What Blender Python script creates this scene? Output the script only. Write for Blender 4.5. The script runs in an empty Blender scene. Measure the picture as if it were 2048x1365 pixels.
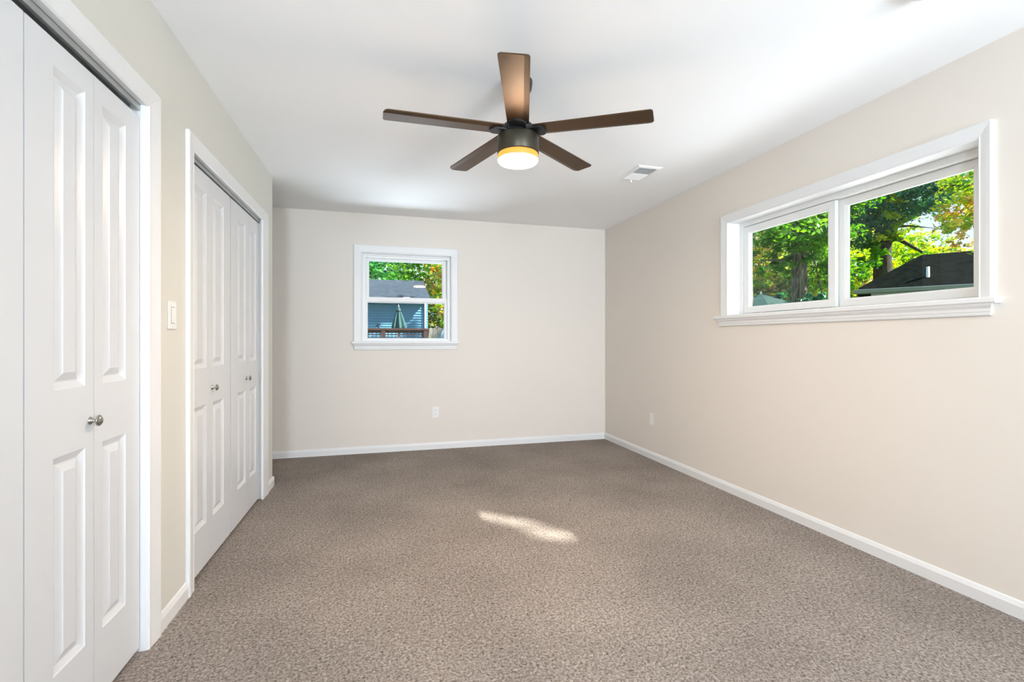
import bpy, bmesh, math, random
import numpy as np
from mathutils import Vector, Matrix

S = bpy.context.scene
COL = S.collection
PI = math.pi

# ------------------------------------------------------------------ camera
FPX, YAW, HORIZON, EYE = 959.0, math.atan(269 / 959.0), 681.0, 1.15
cam_data = bpy.data.cameras.new('camera')
cam_data.sensor_fit = 'HORIZONTAL'
cam_data.sensor_width = 36.0
cam_data.lens = FPX / 2048 * 36.0
cam_data.shift_y = -(682.5 - HORIZON) / 2048
cam_data.clip_start = 0.05
cam_data.clip_end = 300
cam = bpy.data.objects.new('camera', cam_data)
COL.objects.link(cam)
cam.location = (0, 0, EYE)
cam.rotation_euler = (PI / 2, 0, -YAW)
S.camera = cam

# ------------------------------------------------------------------ exposure
S.view_settings.view_transform = 'Standard'
S.view_settings.look = 'None'
S.view_settings.exposure = 0.15
S.view_settings.gamma = 1.0
S.view_settings.use_curve_mapping = False

# ------------------------------------------------------------------ sky
world = bpy.data.worlds.new('sky')
S.world = world
world.use_nodes = True
wn = world.node_tree
wn.nodes.clear()
w_out = wn.nodes.new('ShaderNodeOutputWorld')
w_bg = wn.nodes.new('ShaderNodeBackground')
w_tc = wn.nodes.new('ShaderNodeTexCoord')
w_sep = wn.nodes.new('ShaderNodeSeparateXYZ')
w_ramp = wn.nodes.new('ShaderNodeValToRGB')
w_ramp.color_ramp.elements[0].position = 0.0
w_ramp.color_ramp.elements[0].color = (0.86, 0.94, 1.0, 1)
w_ramp.color_ramp.elements[1].position = 0.7
w_ramp.color_ramp.elements[1].color = (0.34, 0.60, 1.0, 1)
wn.links.new(w_tc.outputs['Generated'], w_sep.inputs[0])
wn.links.new(w_sep.outputs['Z'], w_ramp.inputs[0])
wn.links.new(w_ramp.outputs[0], w_bg.inputs[0])
w_bg.inputs[1].default_value = 1.15
wn.links.new(w_bg.outputs[0], w_out.inputs[0])

# ------------------------------------------------------------------ sun
SUN_DIR = Vector((1.75, -0.90, 1.65)).normalized()      # towards the sun
sun_data = bpy.data.lights.new('sun', 'SUN')
sun_data.energy = 15.0
sun_data.color = (1.0, 0.95, 0.87)
sun_data.angle = math.radians(0.6)
sun = bpy.data.objects.new('sun', sun_data)
COL.objects.link(sun)
sun.location = SUN_DIR * 30
sun.rotation_euler = SUN_DIR.to_track_quat('Z', 'Y').to_euler()

# ------------------------------------------------------------------ added fill lamps behind the viewer and low outside the two visible windows
REAR = -1.6


def fill_lamp(name, loc, rot, w, h, watts):
    d = bpy.data.lights.new(name, 'AREA')
    d.shape = 'RECTANGLE'
    d.size, d.size_y = w, h
    d.energy = watts
    d.color = (0.82, 0.92, 1.08)
    o = bpy.data.objects.new(name, d)
    COL.objects.link(o)
    o.location = loc
    o.rotation_euler = rot
    return o


UPTILT = math.radians(16)
fill_lamp('rear_daylight', (2.03, REAR - 0.55, 1.25), (PI / 2 + UPTILT, 0, 0), 0.95, 1.5, 245.0)  # unseen fill lamps outside the two rear openings
fill_lamp('rear_fill_b', (-0.66, REAR - 0.55, 1.25), (PI / 2 + UPTILT, 0, math.radians(-14)), 0.8, 1.5, 240.0)
# added lamp standing in for sunlit ground, lighting the ceiling through the slider
fill_lamp('patio_bounce_fill', (4.15, 2.25, -0.10), (math.radians(180 - 25), 0, PI / 2), 3.2, 1.7, 75.0)
# added lamp below the end-wall window, brightening the far ceiling
fill_lamp('yard_bounce_fill', (0.45, 7.0, 0.05), (math.radians(180 + 44), 0, 0), 2.8, 1.7, 230.0)

# ================================================================== helpers
XR, YB, H = 2.56, 5.10, 2.44
XW = -1.70                                   # outer west wall (behind the closets)
LW_ROT = -math.atan(0.028 / 2.1)
LW_LOC = (-0.856, 0, 0)                      # left wall: local x = out of the wall, y = along it
LW_END = 4.16


def view_dir(u, v):
    F = Vector((math.sin(YAW), math.cos(YAW), 0))
    R = Vector((math.cos(YAW), -math.sin(YAW), 0))
    return F + R * ((u - 1024) / FPX) + Vector((0, 0, (HORIZON - v) / FPX))


def at(u, v, depth):
    return Vector((0, 0, EYE)) + view_dir(u, v) * depth


def on_y(u, v, y):
    d = view_dir(u, v)
    return Vector((0, 0, EYE)) + d * (y / d.y)


class MB:
    def __init__(self, f=None):
        self.v, self.f, self.s = [], [], []
        self.map = f

    def add(self, vs, fs, smooth=False):
        o = len(self.v)
        for p in vs:
            self.v.append(tuple(self.map(*p)) if self.map else tuple(p))
        for f in fs:
            self.f.append([i + o for i in f])
            self.s.append(smooth)

    def box(self, x0, x1, y0, y1, z0, z1):
        vs = [(x, y, z) for x in (x0, x1) for y in (y0, y1) for z in (z0, z1)]
        self.add(vs, [(0, 1, 3, 2), (4, 6, 7, 5), (0, 4, 5, 1), (2, 3, 7, 6), (0, 2, 6, 4), (1, 5, 7, 3)])

    def bevel_box(self, x0, x1, y0, y1, z0, z1, b):
        """box with all edges chamfered by b"""
        bm = bmesh.new()
        bmesh.ops.create_cube(bm, size=1)
        for v in bm.verts:
            v.co = Vector(((x0 + x1) / 2 + v.co.x * (x1 - x0), (y0 + y1) / 2 + v.co.y * (y1 - y0), (z0 + z1) / 2 + v.co.z * (z1 - z0)))
        bmesh.ops.bevel(bm, geom=list(bm.edges), offset=b, segments=2, affect='EDGES', profile=0.5)
        bm.verts.index_update()
        self.add([v.co[:] for v in bm.verts], [[v.index for v in f.verts] for f in bm.faces])
        bm.free()

    def extrude(self, prof, a0, a1, axis):
        """closed profile of 2D points swept along an axis; axis 'x': prof=(y,z); 'y': prof=(x,z); 'z': prof=(x,y)"""
        n = len(prof)
        mk = {'x': lambda t, p: (t, p[0], p[1]), 'y': lambda t, p: (p[0], t, p[1]), 'z': lambda t, p: (p[0], p[1], t)}[axis]
        vs = [mk(a0, p) for p in prof] + [mk(a1, p) for p in prof]
        fs = [(i, (i + 1) % n, n + (i + 1) % n, n + i) for i in range(n)]
        fs += [tuple(range(n)), tuple(range(n, 2 * n))]
        self.add(vs, fs)

    def lathe(self, prof, n=32, c=(0, 0, 0), axis='z', smooth=True, wob=None):
        """prof: list of (radius, height)"""
        vs, fs = [], []
        for r, h in prof:
            for k in range(n):
                t = 2 * PI * k / n
                rr = r * (wob(t, h) if wob else 1)
                a, b = rr * math.cos(t), rr * math.sin(t)
                p = {'z': (a, b, h), 'x': (h, a, b), 'y': (a, h, b)}[axis]
                vs.append((p[0] + c[0], p[1] + c[1], p[2] + c[2]))
        m = len(prof)
        for i in range(m - 1):
            for k in range(n):
                k2 = (k + 1) % n
                fs.append((i * n + k, i * n + k2, (i + 1) * n + k2, (i + 1) * n + k))
        self.add(vs, fs, smooth)
        if prof[0][0] > 1e-5:
            self.add(vs[:n], [tuple(range(n))])
        if prof[-1][0] > 1e-5:
            self.add(vs[-n:], [tuple(range(n))])

    def tube(self, pts, n=8):
        """pts: list of (Vector, radius)"""
        vs, fs = [], []
        for i, (p, r) in enumerate(pts):
            a = pts[max(i - 1, 0)][0]
            b = pts[min(i + 1, len(pts) - 1)][0]
            d = (b - a).normalized()
            x = d.orthogonal().normalized() if abs(d.z) < 0.9 else d.cross(Vector((0, 1, 0))).normalized()
            y = d.cross(x)
            for k in range(n):
                t = 2 * PI * k / n
                vs.append(p + x * (r * math.cos(t)) + y * (r * math.sin(t)))
        for i in range(len(pts) - 1):
            for k in range(n):
                k2 = (k + 1) % n
                fs.append((i * n + k, i * n + k2, (i + 1) * n + k2, (i + 1) * n + k))
        fs.append(tuple(range(n)))
        fs.append(tuple(range((len(pts) - 1) * n, len(pts) * n)))
        self.add(vs, fs, True)

    def loop(self, rect, wid, prof, closed=True):
        """mitred moulding around rect=(a0,a1,b0,b1); wid=(left,right,bottom,top) widths; prof=[(fraction of width, t)].
        Coordinates are (a, b, t). Open = left, top, right only."""
        a0, a1, b0, b1 = rect
        wl, wr, wb, wt = wid
        if closed:
            path = [(a0, b0, -wl, -wb), (a0, b1, -wl, wt), (a1, b1, wr, wt), (a1, b0, wr, -wb)]
        else:
            path = [(a0, b0, -wl, 0), (a0, b1, -wl, wt), (a1, b1, wr, wt), (a1, b0, wr, 0)]
        m = len(prof)
        vs = [(a + da * f, b + db * f, t) for a, b, da, db in path for f, t in prof]
        fs = []
        segs = range(4) if closed else range(3)
        for i in segs:
            j = (i + 1) % 4
            for k in range(m):
                k2 = (k + 1) % m
                fs.append((i * m + k, i * m + k2, j * m + k2, j * m + k))
        if not closed:
            fs.append(tuple(range(m)))
            fs.append(tuple(range(3 * m, 4 * m)))
        self.add(vs, fs)

    def build(self, name, mat, parent=None, loc=None, rz=0.0):
        me = bpy.data.meshes.new(name)
        me.from_pydata(self.v, [], self.f)
        me.polygons.foreach_set('use_smooth', self.s)
        bm = bmesh.new()
        bm.from_mesh(me)
        bmesh.ops.recalc_face_normals(bm, faces=list(bm.faces))
        bm.to_mesh(me)
        bm.free()
        me.materials.append(mat)
        o = bpy.data.objects.new(name, me)
        COL.objects.link(o)
        if parent:
            o.parent = parent
        if loc:
            o.location = loc
        o.rotation_euler = (0, 0, rz)
        return o


def tag(o, label, cat, kind=None, group=None):
    o['label'] = label
    o['category'] = cat
    if kind:
        o['kind'] = kind
    if group:
        o['group'] = group
    return o


def empty(name, loc, label, cat, kind=None, group=None, rz=0.0):
    o = bpy.data.objects.new(name, None)
    COL.objects.link(o)
    o.location = loc
    o.rotation_euler = (0, 0, rz)
    o.empty_display_size = 0.1
    return tag(o, label, cat, kind, group)


# ================================================================== materials
def new_mat(name):
    m = bpy.data.materials.new(name)
    m.use_nodes = True
    return m, m.node_tree, m.node_tree.nodes['Principled BSDF']


def plain(name, col, rough=0.5, metal=0.0, spec=0.5, var=0.0, scale=8.0, bump=0.0, bscale=200.0):
    m, nt, b = new_mat(name)
    b.inputs['Base Color'].default_value = (*col, 1)
    b.inputs['Roughness'].default_value = rough
    b.inputs['Metallic'].default_value = metal
    b.inputs['Specular IOR Level'].default_value = spec
    tc = nt.nodes.new('ShaderNodeTexCoord')
    if var:
        n = nt.nodes.new('ShaderNodeTexNoise')
        n.inputs['Scale'].default_value = scale
        n.inputs['Detail'].default_value = 4
        r = nt.nodes.new('ShaderNodeValToRGB')
        r.color_ramp.elements[0].position = 0.3
        r.color_ramp.elements[1].position = 0.7
        r.color_ramp.elements[0].color = (*[c * (1 - var) for c in col], 1)
        r.color_ramp.elements[1].color = (*[min(1, c * (1 + var)) for c in col], 1)
        nt.links.new(tc.outputs['Object'], n.inputs['Vector'])
        nt.links.new(n.outputs['Fac'], r.inputs[0])
        nt.links.new(r.outputs[0], b.inputs['Base Color'])
    if bump:
        n2 = nt.nodes.new('ShaderNodeTexNoise')
        n2.inputs['Scale'].default_value = bscale
        n2.inputs['Detail'].default_value = 3
        bp = nt.nodes.new('ShaderNodeBump')
        bp.inputs['Strength'].default_value = bump
        bp.inputs['Distance'].default_value = 0.002
        nt.links.new(tc.outputs['Object'], n2.inputs['Vector'])
        nt.links.new(n2.outputs['Fac'], bp.inputs['Height'])
        nt.links.new(bp.outputs[0], b.inputs['Normal'])
    return m


M = {}
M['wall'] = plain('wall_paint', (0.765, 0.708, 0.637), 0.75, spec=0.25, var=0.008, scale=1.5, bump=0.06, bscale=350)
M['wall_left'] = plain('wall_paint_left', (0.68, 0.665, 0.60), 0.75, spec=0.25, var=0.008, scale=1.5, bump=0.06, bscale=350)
M['ceiling'] = plain('ceiling_paint', (0.92, 0.915, 0.905), 0.9, spec=0.1, var=0.006, scale=2, bump=0.04, bscale=300)
M['trim'] = plain('trim_paint', (0.775, 0.772, 0.76), 0.35, spec=0.4, var=0.004, scale=3)
M['door'] = plain('door_paint', (0.67, 0.682, 0.692), 0.32, spec=0.45, var=0.004, scale=3, bump=0.03, bscale=500)
M['vinyl'] = plain('window_vinyl', (0.79, 0.79, 0.775), 0.35, spec=0.4, var=0.003, scale=3)
M['plastic'] = plain('white_plastic', (0.84, 0.83, 0.80), 0.3, spec=0.5, var=0.003)
M['slot'] = plain('slot_shadow', (0.05, 0.045, 0.04), 0.6, var=0.1)
M['nickel'] = plain('satin_nickel', (0.42, 0.41, 0.38), 0.18, metal=1.0, var=0.05, scale=40)
M['steel'] = plain('track_steel', (0.50, 0.52, 0.51), 0.4, metal=0.7, var=0.06, scale=30)
M['closet_shade'] = plain('closet_shade_paint', (0.10, 0.11, 0.11), 0.9, var=0.05)  # dark colour stands in for the closets' unlit interior
M['bronze'] = plain('dark_bronze', (0.058, 0.050, 0.034), 0.42, metal=0.6, var=0.05, scale=60)
M['blade'] = plain('bronze_blade', (0.080, 0.044, 0.019), 0.42, metal=0.6, spec=0.5, var=0.06, scale=50)
M['black'] = plain('black_metal', (0.012, 0.012, 0.012), 0.45, var=0.1)
M['shade_dark'] = plain('recess_shade', (0.16, 0.155, 0.14), 0.7, var=0.1)  # dark tone standing in for shade inside recesses


def emit_mat(name, col, strength):
    m, nt, b = new_mat(name)
    b.inputs['Base Color'].default_value = (0.9, 0.88, 0.82, 1)
    b.inputs['Emission Color'].default_value = (*col, 1)
    b.inputs['Emission Strength'].default_value = strength
    return m


M['lamp'] = emit_mat('lit_diffuser', (1.0, 0.76, 0.54), 270.0)
M['lamp_rim'] = emit_mat('lit_amber_rim', (1.0, 0.36, 0.05), 1.3)
M['lamp_rim'].node_tree.nodes['Principled BSDF'].inputs['Base Color'].default_value = (0.2, 0.08, 0.02, 1)


def carpet_mat():
    m, nt, b = new_mat('cut_pile_carpet')
    L, N = nt.links, nt.nodes
    tc = N.new('ShaderNodeTexCoord')
    n1 = N.new('ShaderNodeTexNoise')
    n1.inputs['Scale'].default_value = 98
    n1.inputs['Detail'].default_value = 6
    n1.inputs['Roughness'].default_value = 0.7
    n1.inputs['Distortion'].default_value = 0.6
    r1 = N.new('ShaderNodeValToRGB')
    e = r1.color_ramp.elements
    e[0].position, e[0].color = 0.32, (0.075, 0.060, 0.051, 1)
    e[1].position, e[1].color = 0.66, (0.49, 0.435, 0.392, 1)
    mid = r1.color_ramp.elements.new(0.49)
    mid.color = (0.278, 0.236, 0.205, 1)
    n2 = N.new('ShaderNodeTexNoise')
    n2.inputs['Scale'].default_value = 1.7
    n2.inputs['Detail'].default_value = 3
    r2 = N.new('ShaderNodeMapRange')
    r2.inputs['From Min'].default_value = 0.3
    r2.inputs['From Max'].default_value = 0.7
    r2.inputs['To Min'].default_value = 0.86
    r2.inputs['To Max'].default_value = 1.13
    mul = N.new('ShaderNodeVectorMath')
    mul.operation = 'SCALE'
    for n in (n1, n2):
        L.new(tc.outputs['Object'], n.inputs['Vector'])
    L.new(n1.outputs['Fac'], r1.inputs[0])
    L.new(n2.outputs['Fac'], r2.inputs[0])
    L.new(r1.outputs[0], mul.inputs[0])
    L.new(r2.outputs[0], mul.inputs['Scale'])
    L.new(mul.outputs[0], b.inputs['Base Color'])
    bp = N.new('ShaderNodeBump')
    bp.inputs['Strength'].default_value = 0.9
    bp.inputs['Distance'].default_value = 0.006
    L.new(n1.outputs['Fac'], bp.inputs['Height'])
    L.new(bp.outputs[0], b.inputs['Normal'])
    b.inputs['Roughness'].default_value = 1.0
    b.inputs['Specular IOR Level'].default_value = 0.05
    return m


M['carpet'] = carpet_mat()


def glass_mat():
    m = bpy.data.materials.new('window_glass')
    m.use_nodes = True
    nt = m.node_tree
    nt.nodes.clear()
    out = nt.nodes.new('ShaderNodeOutputMaterial')
    mix = nt.nodes.new('ShaderNodeMixShader')
    tr = nt.nodes.new('ShaderNodeBsdfTransparent')
    tr.inputs[0].default_value = (0.97, 0.985, 0.98, 1)
    gl = nt.nodes.new('ShaderNodeBsdfGlossy')
    gl.inputs['Roughness'].default_value = 0.0
    fr = nt.nodes.new('ShaderNodeFresnel')
    fr.inputs['IOR'].default_value = 1.45
    ge = nt.nodes.new('ShaderNodeNewGeometry')
    mu = nt.nodes.new('ShaderNodeMath')
    mu.operation = 'SUBTRACT'
    mu.use_clamp = True
    nt.links.new(fr.outputs[0], mu.inputs[0])
    nt.links.new(ge.outputs['Backfacing'], mu.inputs[1])
    nt.links.new(mu.outputs[0], mix.inputs[0])
    nt.links.new(tr.outputs[0], mix.inputs[1])
    nt.links.new(gl.outputs[0], mix.inputs[2])
    nt.links.new(mix.outputs[0], out.inputs[0])
    return m


M['glass'] = glass_mat()


def bark_mat(name, c0, c1):
    m, nt, b = new_mat(name)
    L, N = nt.links, nt.nodes
    tc = N.new('ShaderNodeTexCoord')
    mp = N.new('ShaderNodeMapping')
    mp.inputs['Scale'].default_value = (14, 14, 2.2)
    n = N.new('ShaderNodeTexNoise')
    n.inputs['Scale'].default_value = 1.6
    n.inputs['Detail'].default_value = 6
    n.inputs['Roughness'].default_value = 0.7
    r = N.new('ShaderNodeValToRGB')
    r.color_ramp.elements[0].position = 0.38
    r.color_ramp.elements[1].position = 0.62
    r.color_ramp.elements[0].color = (*c0, 1)
    r.color_ramp.elements[1].color = (*c1, 1)
    bp = N.new('ShaderNodeBump')
    bp.inputs['Strength'].default_value = 1.0
    bp.inputs['Distance'].default_value = 0.03
    L.new(tc.outputs['Object'], mp.inputs[0])
    L.new(mp.outputs[0], n.inputs['Vector'])
    L.new(n.outputs['Fac'], r.inputs[0])
    L.new(r.outputs[0], b.inputs['Base Color'])
    L.new(n.outputs['Fac'], bp.inputs['Height'])
    L.new(bp.outputs[0], b.inputs['Normal'])
    b.inputs['Roughness'].default_value = 0.95
    return m


M['bark'] = bark_mat('grey_bark', (0.035, 0.03, 0.024), (0.24, 0.21, 0.17))
M['bark_dark'] = bark_mat('dark_bark', (0.02, 0.018, 0.012), (0.11, 0.095, 0.065))


def leaf_mat():
    m = bpy.data.materials.new('leaves')
    m.use_nodes = True
    nt = m.node_tree
    nt.nodes.clear()
    L, N = nt.links, nt.nodes
    out = N.new('ShaderNodeOutputMaterial')
    at_ = N.new('ShaderNodeAttribute')
    at_.attribute_name = 'leaf_colour'
    d = N.new('ShaderNodeBsdfDiffuse')
    t = N.new('ShaderNodeBsdfTranslucent')
    g = N.new('ShaderNodeBsdfGlossy')
    g.inputs['Roughness'].default_value = 0.35
    g.inputs[0].default_value = (0.8, 0.9, 1.0, 1)
    m1 = N.new('ShaderNodeMixShader')
    m1.inputs[0].default_value = 0.45
    m2 = N.new('ShaderNodeMixShader')
    m2.inputs[0].default_value = 0.05
    hs = N.new('ShaderNodeHueSaturation')
    hs.inputs['Saturation'].default_value = 1.15
    hs.inputs['Value'].default_value = 2.0
    L.new(at_.outputs['Color'], d.inputs[0])
    L.new(at_.outputs['Color'], hs.inputs['Color'])
    L.new(hs.outputs[0], t.inputs[0])
    L.new(d.outputs[0], m1.inputs[1])
    L.new(t.outputs[0], m1.inputs[2])
    L.new(m1.outputs[0], m2.inputs[1])
    L.new(g.outputs[0], m2.inputs[2])
    L.new(m2.outputs[0], out.inputs[0])
    return m


M['leaf'] = leaf_mat()


def shingle_mat(name, c0, c1):
    m, nt, b = new_mat(name)
    L, N = nt.links, nt.nodes
    tc = N.new('ShaderNodeTexCoord')
    br = N.new('ShaderNodeTexBrick')
    br.inputs['Scale'].default_value = 5
    br.inputs['Color1'].default_value = (*c0, 1)
    br.inputs['Color2'].default_value = (*c1, 1)
    br.inputs['Mortar'].default_value = (*[c * 0.5 for c in c0], 1)
    br.inputs['Mortar Size'].default_value = 0.02
    br.inputs['Row Height'].default_value = 0.6
    n = N.new('ShaderNodeTexNoise')
    n.inputs['Scale'].default_value = 30
    mx = N.new('ShaderNodeMixRGB')
    mx.blend_type = 'MULTIPLY'
    mx.inputs[0].default_value = 0.6
    L.new(tc.outputs['Object'], br.inputs['Vector'])
    L.new(tc.outputs['Object'], n.inputs['Vector'])
    L.new(br.outputs['Color'], mx.inputs[1])
    L.new(n.outputs['Fac'], mx.inputs[2])
    L.new(mx.outputs[0], b.inputs['Base Color'])
    b.inputs['Roughness'].default_value = 0.95
    b.inputs['Specular IOR Level'].default_value = 0.15
    return m


M['shingle'] = shingle_mat('slate_shingle', (0.065, 0.088, 0.118), (0.095, 0.123, 0.16))
M['shingle_shade_dark'] = shingle_mat('dark_shaded_shingle', (0.013, 0.017, 0.015), (0.022, 0.027, 0.023))  # dark shingles, with tree shade put into the colour as well
M['shingle_shade_dark'].node_tree.nodes['Principled BSDF'].inputs['Specular IOR Level'].default_value = 0.0
M['siding'] = plain('blue_siding', (0.11, 0.30, 0.44), 0.6, var=0.06, scale=3)
M['white_paint'] = plain('white_exterior', (0.78, 0.80, 0.82), 0.5, var=0.03)
M['gutter'] = plain('gutter_metal', (0.20, 0.24, 0.24), 0.45, metal=0.2, var=0.06)
M['deck_wood'] = plain('red_brown_stain', (0.06, 0.026, 0.022), 0.7, var=0.25, scale=12)
M['deck_floor'] = plain('deck_boards', (0.16, 0.10, 0.07), 0.8, var=0.2, scale=6)
M['teal'] = plain('teal_canvas', (0.035, 0.105, 0.105), 0.85, var=0.12, scale=6)
M['green_canvas'] = plain('dark_green_canvas', (0.012, 0.06, 0.05), 0.8, var=0.1, scale=6)
M['fence_wood'] = plain('weathered_cedar', (0.27, 0.24, 0.20), 0.9, var=0.25, scale=10)
M['chair_blue'] = plain('pale_blue_plastic', (0.30, 0.44, 0.56), 0.4, var=0.04)
M['grass'] = plain('lawn_grass', (0.06, 0.13, 0.03), 0.95, var=0.35, scale=4)
M['concrete'] = plain('pale_concrete', (0.62, 0.60, 0.56), 0.9, var=0.06, scale=5)
M['soffit'] = plain('soffit_paint', (0.55, 0.56, 0.55), 0.7, var=0.03)

# ================================================================== room shell


def left_map(p, s, z):
    return (p, s, z)


def struct(o, label, cat):
    return tag(o, label, cat, 'structure')


mb = MB()
mb.box(XW, XR + 0.02, REAR - 0.02, YB + 0.02, -0.10, 0.0)
struct(mb.build('floor', M['carpet']), 'beige-grey cut pile carpet covering the whole floor', 'carpet')

mb = MB()
mb.box(XW - 0.2, XR + 0.55, REAR - 0.5, YB + 0.5, H, H + 0.16)
struct(mb.build('ceiling', M['ceiling']), 'flat white painted ceiling', 'ceiling')

# right wall with its high window opening
W2 = (1.480, 3.050, 1.338, 2.035)            # casing's inner edge: y0, y1, z0, z1
mb = MB()
hy0, hy1, hz0, hz1 = W2[0] - 0.02, W2[1] + 0.02, W2[2] - 0.02, W2[3] + 0.02
mb.box(XR, XR + 0.2, REAR - 0.2, hy0, -0.3, H + 0.02)
mb.box(XR, XR + 0.2, hy1, YB + 0.2, -0.3, H + 0.02)
mb.box(XR, XR + 0.2, hy0, hy1, -0.3, hz0)
mb.box(XR, XR + 0.2, hy0, hy1, hz1, H + 0.02)
struct(mb.build('wall_right', M['wall']), 'long beige wall on the right with the wide high window', 'wall')

W1 = (-0.147, 0.753, 1.138, 2.040)
mb = MB()
hx0, hx1, hz0, hz1 = W1[0] - 0.02, W1[1] + 0.02, W1[2] - 0.02, W1[3] + 0.02
mb.box(XW - 0.2, hx0, YB, YB + 0.2, -0.3, H + 0.02)
mb.box(hx1, XR, YB, YB + 0.2, -0.3, H + 0.02)
mb.box(hx0, hx1, YB, YB + 0.2, -0.3, hz0)
mb.box(hx0, hx1, YB, YB + 0.2, hz1, H + 0.02)
struct(mb.build('wall_back', M['wall']), 'beige end wall with the small double-hung window', 'wall')

# left wall with two closet openings (local frame: x out of the wall, y along it)
C1 = (0.885, 2.080)
C2 = (2.460, 3.842)
ZO = 2.030
mb = MB()
T = 0.115
for s0, s1 in ((REAR - 0.1, C1[0]), (C1[1], C2[0]), (C2[1], LW_END)):
    mb.box(-T, 0, s0, s1, -0.02, H + 0.02)
for s0, s1 in (C1, C2):
    mb.box(-T, 0, s0, s1, ZO, H + 0.02)
mb.box(-0.86, -T, LW_END - 0.11, LW_END, -0.02, H + 0.02)
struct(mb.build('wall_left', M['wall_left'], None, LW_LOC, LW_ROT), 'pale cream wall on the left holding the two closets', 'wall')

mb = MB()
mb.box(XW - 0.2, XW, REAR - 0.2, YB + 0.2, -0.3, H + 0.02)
struct(mb.build('wall_west', M['closet_shade']), 'outer wall behind the closets, closet shade put into its colour', 'wall')

W3 = (1.60, 2.46, 0.78, 2.12)
W4 = (-0.80, -0.28, 0.78, 2.12)
mb = MB()
for xa, xb in ((XW - 0.2, W4[0]), (W4[1], W3[0]), (W3[1], XR + 0.2)):
    mb.box(xa, xb, REAR - 0.2, REAR, -0.3, H + 0.02)
for W in (W3, W4):
    mb.box(W[0], W[1], REAR - 0.2, REAR, -0.3, W[2])
    mb.box(W[0], W[1], REAR - 0.2, REAR, W[3], H + 0.02)
struct(mb.build('wall_rear', M['wall']), 'beige wall behind the viewer with openings added for fill light', 'wall')

# ------------------------------------------------------------------ baseboards
BH, BT = 0.072, 0.013
bprof = [(0, 0), (BT, 0), (BT, BH - 0.022), (BT * 0.45, BH - 0.003), (0.002, BH), (0, BH)]


def on_right(a, b, t):
    return (XR - t, a, b)


def on_back(a, b, t):
    return (a, YB - t, b)


mb = MB()
mb.extrude([(XR - t, z) for t, z in bprof], REAR, YB, 'y')
struct(mb.build('baseboard_right', M['trim']), 'white baseboard along the right wall', 'baseboard')
mb = MB()
mb.extrude([(YB - t, z) for t, z in bprof], XW, XR - BT, 'x')
struct(mb.build('baseboard_back', M['trim']), 'white baseboard along the end wall', 'baseboard')
CAS1 = (C1[1] - 0.003, C1[1] + 0.090)        # far casing of the near closet
CAS2L = (2.448, 2.518)
CAS2R = (3.812, 3.965)
mb = MB()
mb.extrude(bprof, CAS1[1], CAS2L[0], 'y')
struct(mb.build('baseboard_left', M['trim'], None, LW_LOC, LW_ROT), 'short white baseboard between the two closets', 'baseboard')
mb = MB()
mb.extrude(bprof, CAS2R[1], LW_END + BT, 'y')
mb.extrude([(LW_END + t, z) for t, z in bprof], -0.80, BT, 'x')
struct(mb.build('baseboard_alcove', M['trim'], None, LW_LOC, LW_ROT), 'white baseboard wrapping the wall end past the far closet', 'baseboard')

# ------------------------------------------------------------------ closet casings and tracks
cprof = [(0, 0), (0, 0.008), (0.08, 0.013), (0.16, 0.0115), (0.55, 0.0145), (0.9, 0.0175), (1.0, 0.015), (1.0, 0)]


def left_plane(a, b, t):
    return (t, a, b)


ZI = 2.018


def casing(name, inner0, inner1, wl, wr, label):
    mb = MB(left_plane)
    mb.loop((inner0, inner1, 0.0, ZI), (wl, wr, 0, 0.075), cprof, closed=False)
    o = mb.build(name, M['trim'], None, LW_LOC, LW_ROT)
    return struct(o, label, 'door casing')


cas1 = casing('trim_1', C1[0] + 0.003, CAS1[0], 0.09, CAS1[1] - CAS1[0], 'white door casing around the near closet')
cas2 = casing('trim_2', CAS2L[1], CAS2R[0], CAS2L[1] - CAS2L[0], CAS2R[1] - CAS2R[0], 'white door casing around the far closet')


def jamb(parent, s0, s1):
    mb = MB()
    mb.box(-T, 0.001, s0 - 0.004, s0 + 0.012, 0, ZO)
    mb.box(-T, 0.001, s1 - 0.012, s1 + 0.004, 0, ZO)
    mb.box(-T, 0.001, s0, s1, ZI + 0.002, ZO + 0.004)
    mb.build('jamb', M['trim'], parent)


jamb(cas1, C1[0] - 0.008, C1[1] + 0.008)
jamb(cas2, C2[0] - 0.008, C2[1] + 0.008)


def track(s0, s1, label):
    mb = MB()
    zt = ZI + 0.001
    mb.box(-0.050, -0.014, s0, s1, zt - 0.003, zt)
    mb.box(-0.017, -0.014, s0, s1, zt - 0.022, zt)
    mb.box(-0.050, -0.047, s0, s1, zt - 0.022, zt)
    mb.box(-0.024, -0.014, s0, s1, zt - 0.0225, zt - 0.0205)
    o = mb.build('bifold_track', M['steel'], None, LW_LOC, LW_ROT)
    return tag(o, label, 'door track')


track(C1[0] + 0.01, C1[1] - 0.008, 'grey metal bifold track above the near closet doors')
track(C2[0] + 0.01, C2[1] - 0.008, 'grey metal bifold track above the far closet doors')

# ------------------------------------------------------------------ bifold doors
LEAF_T = 0.032


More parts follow.
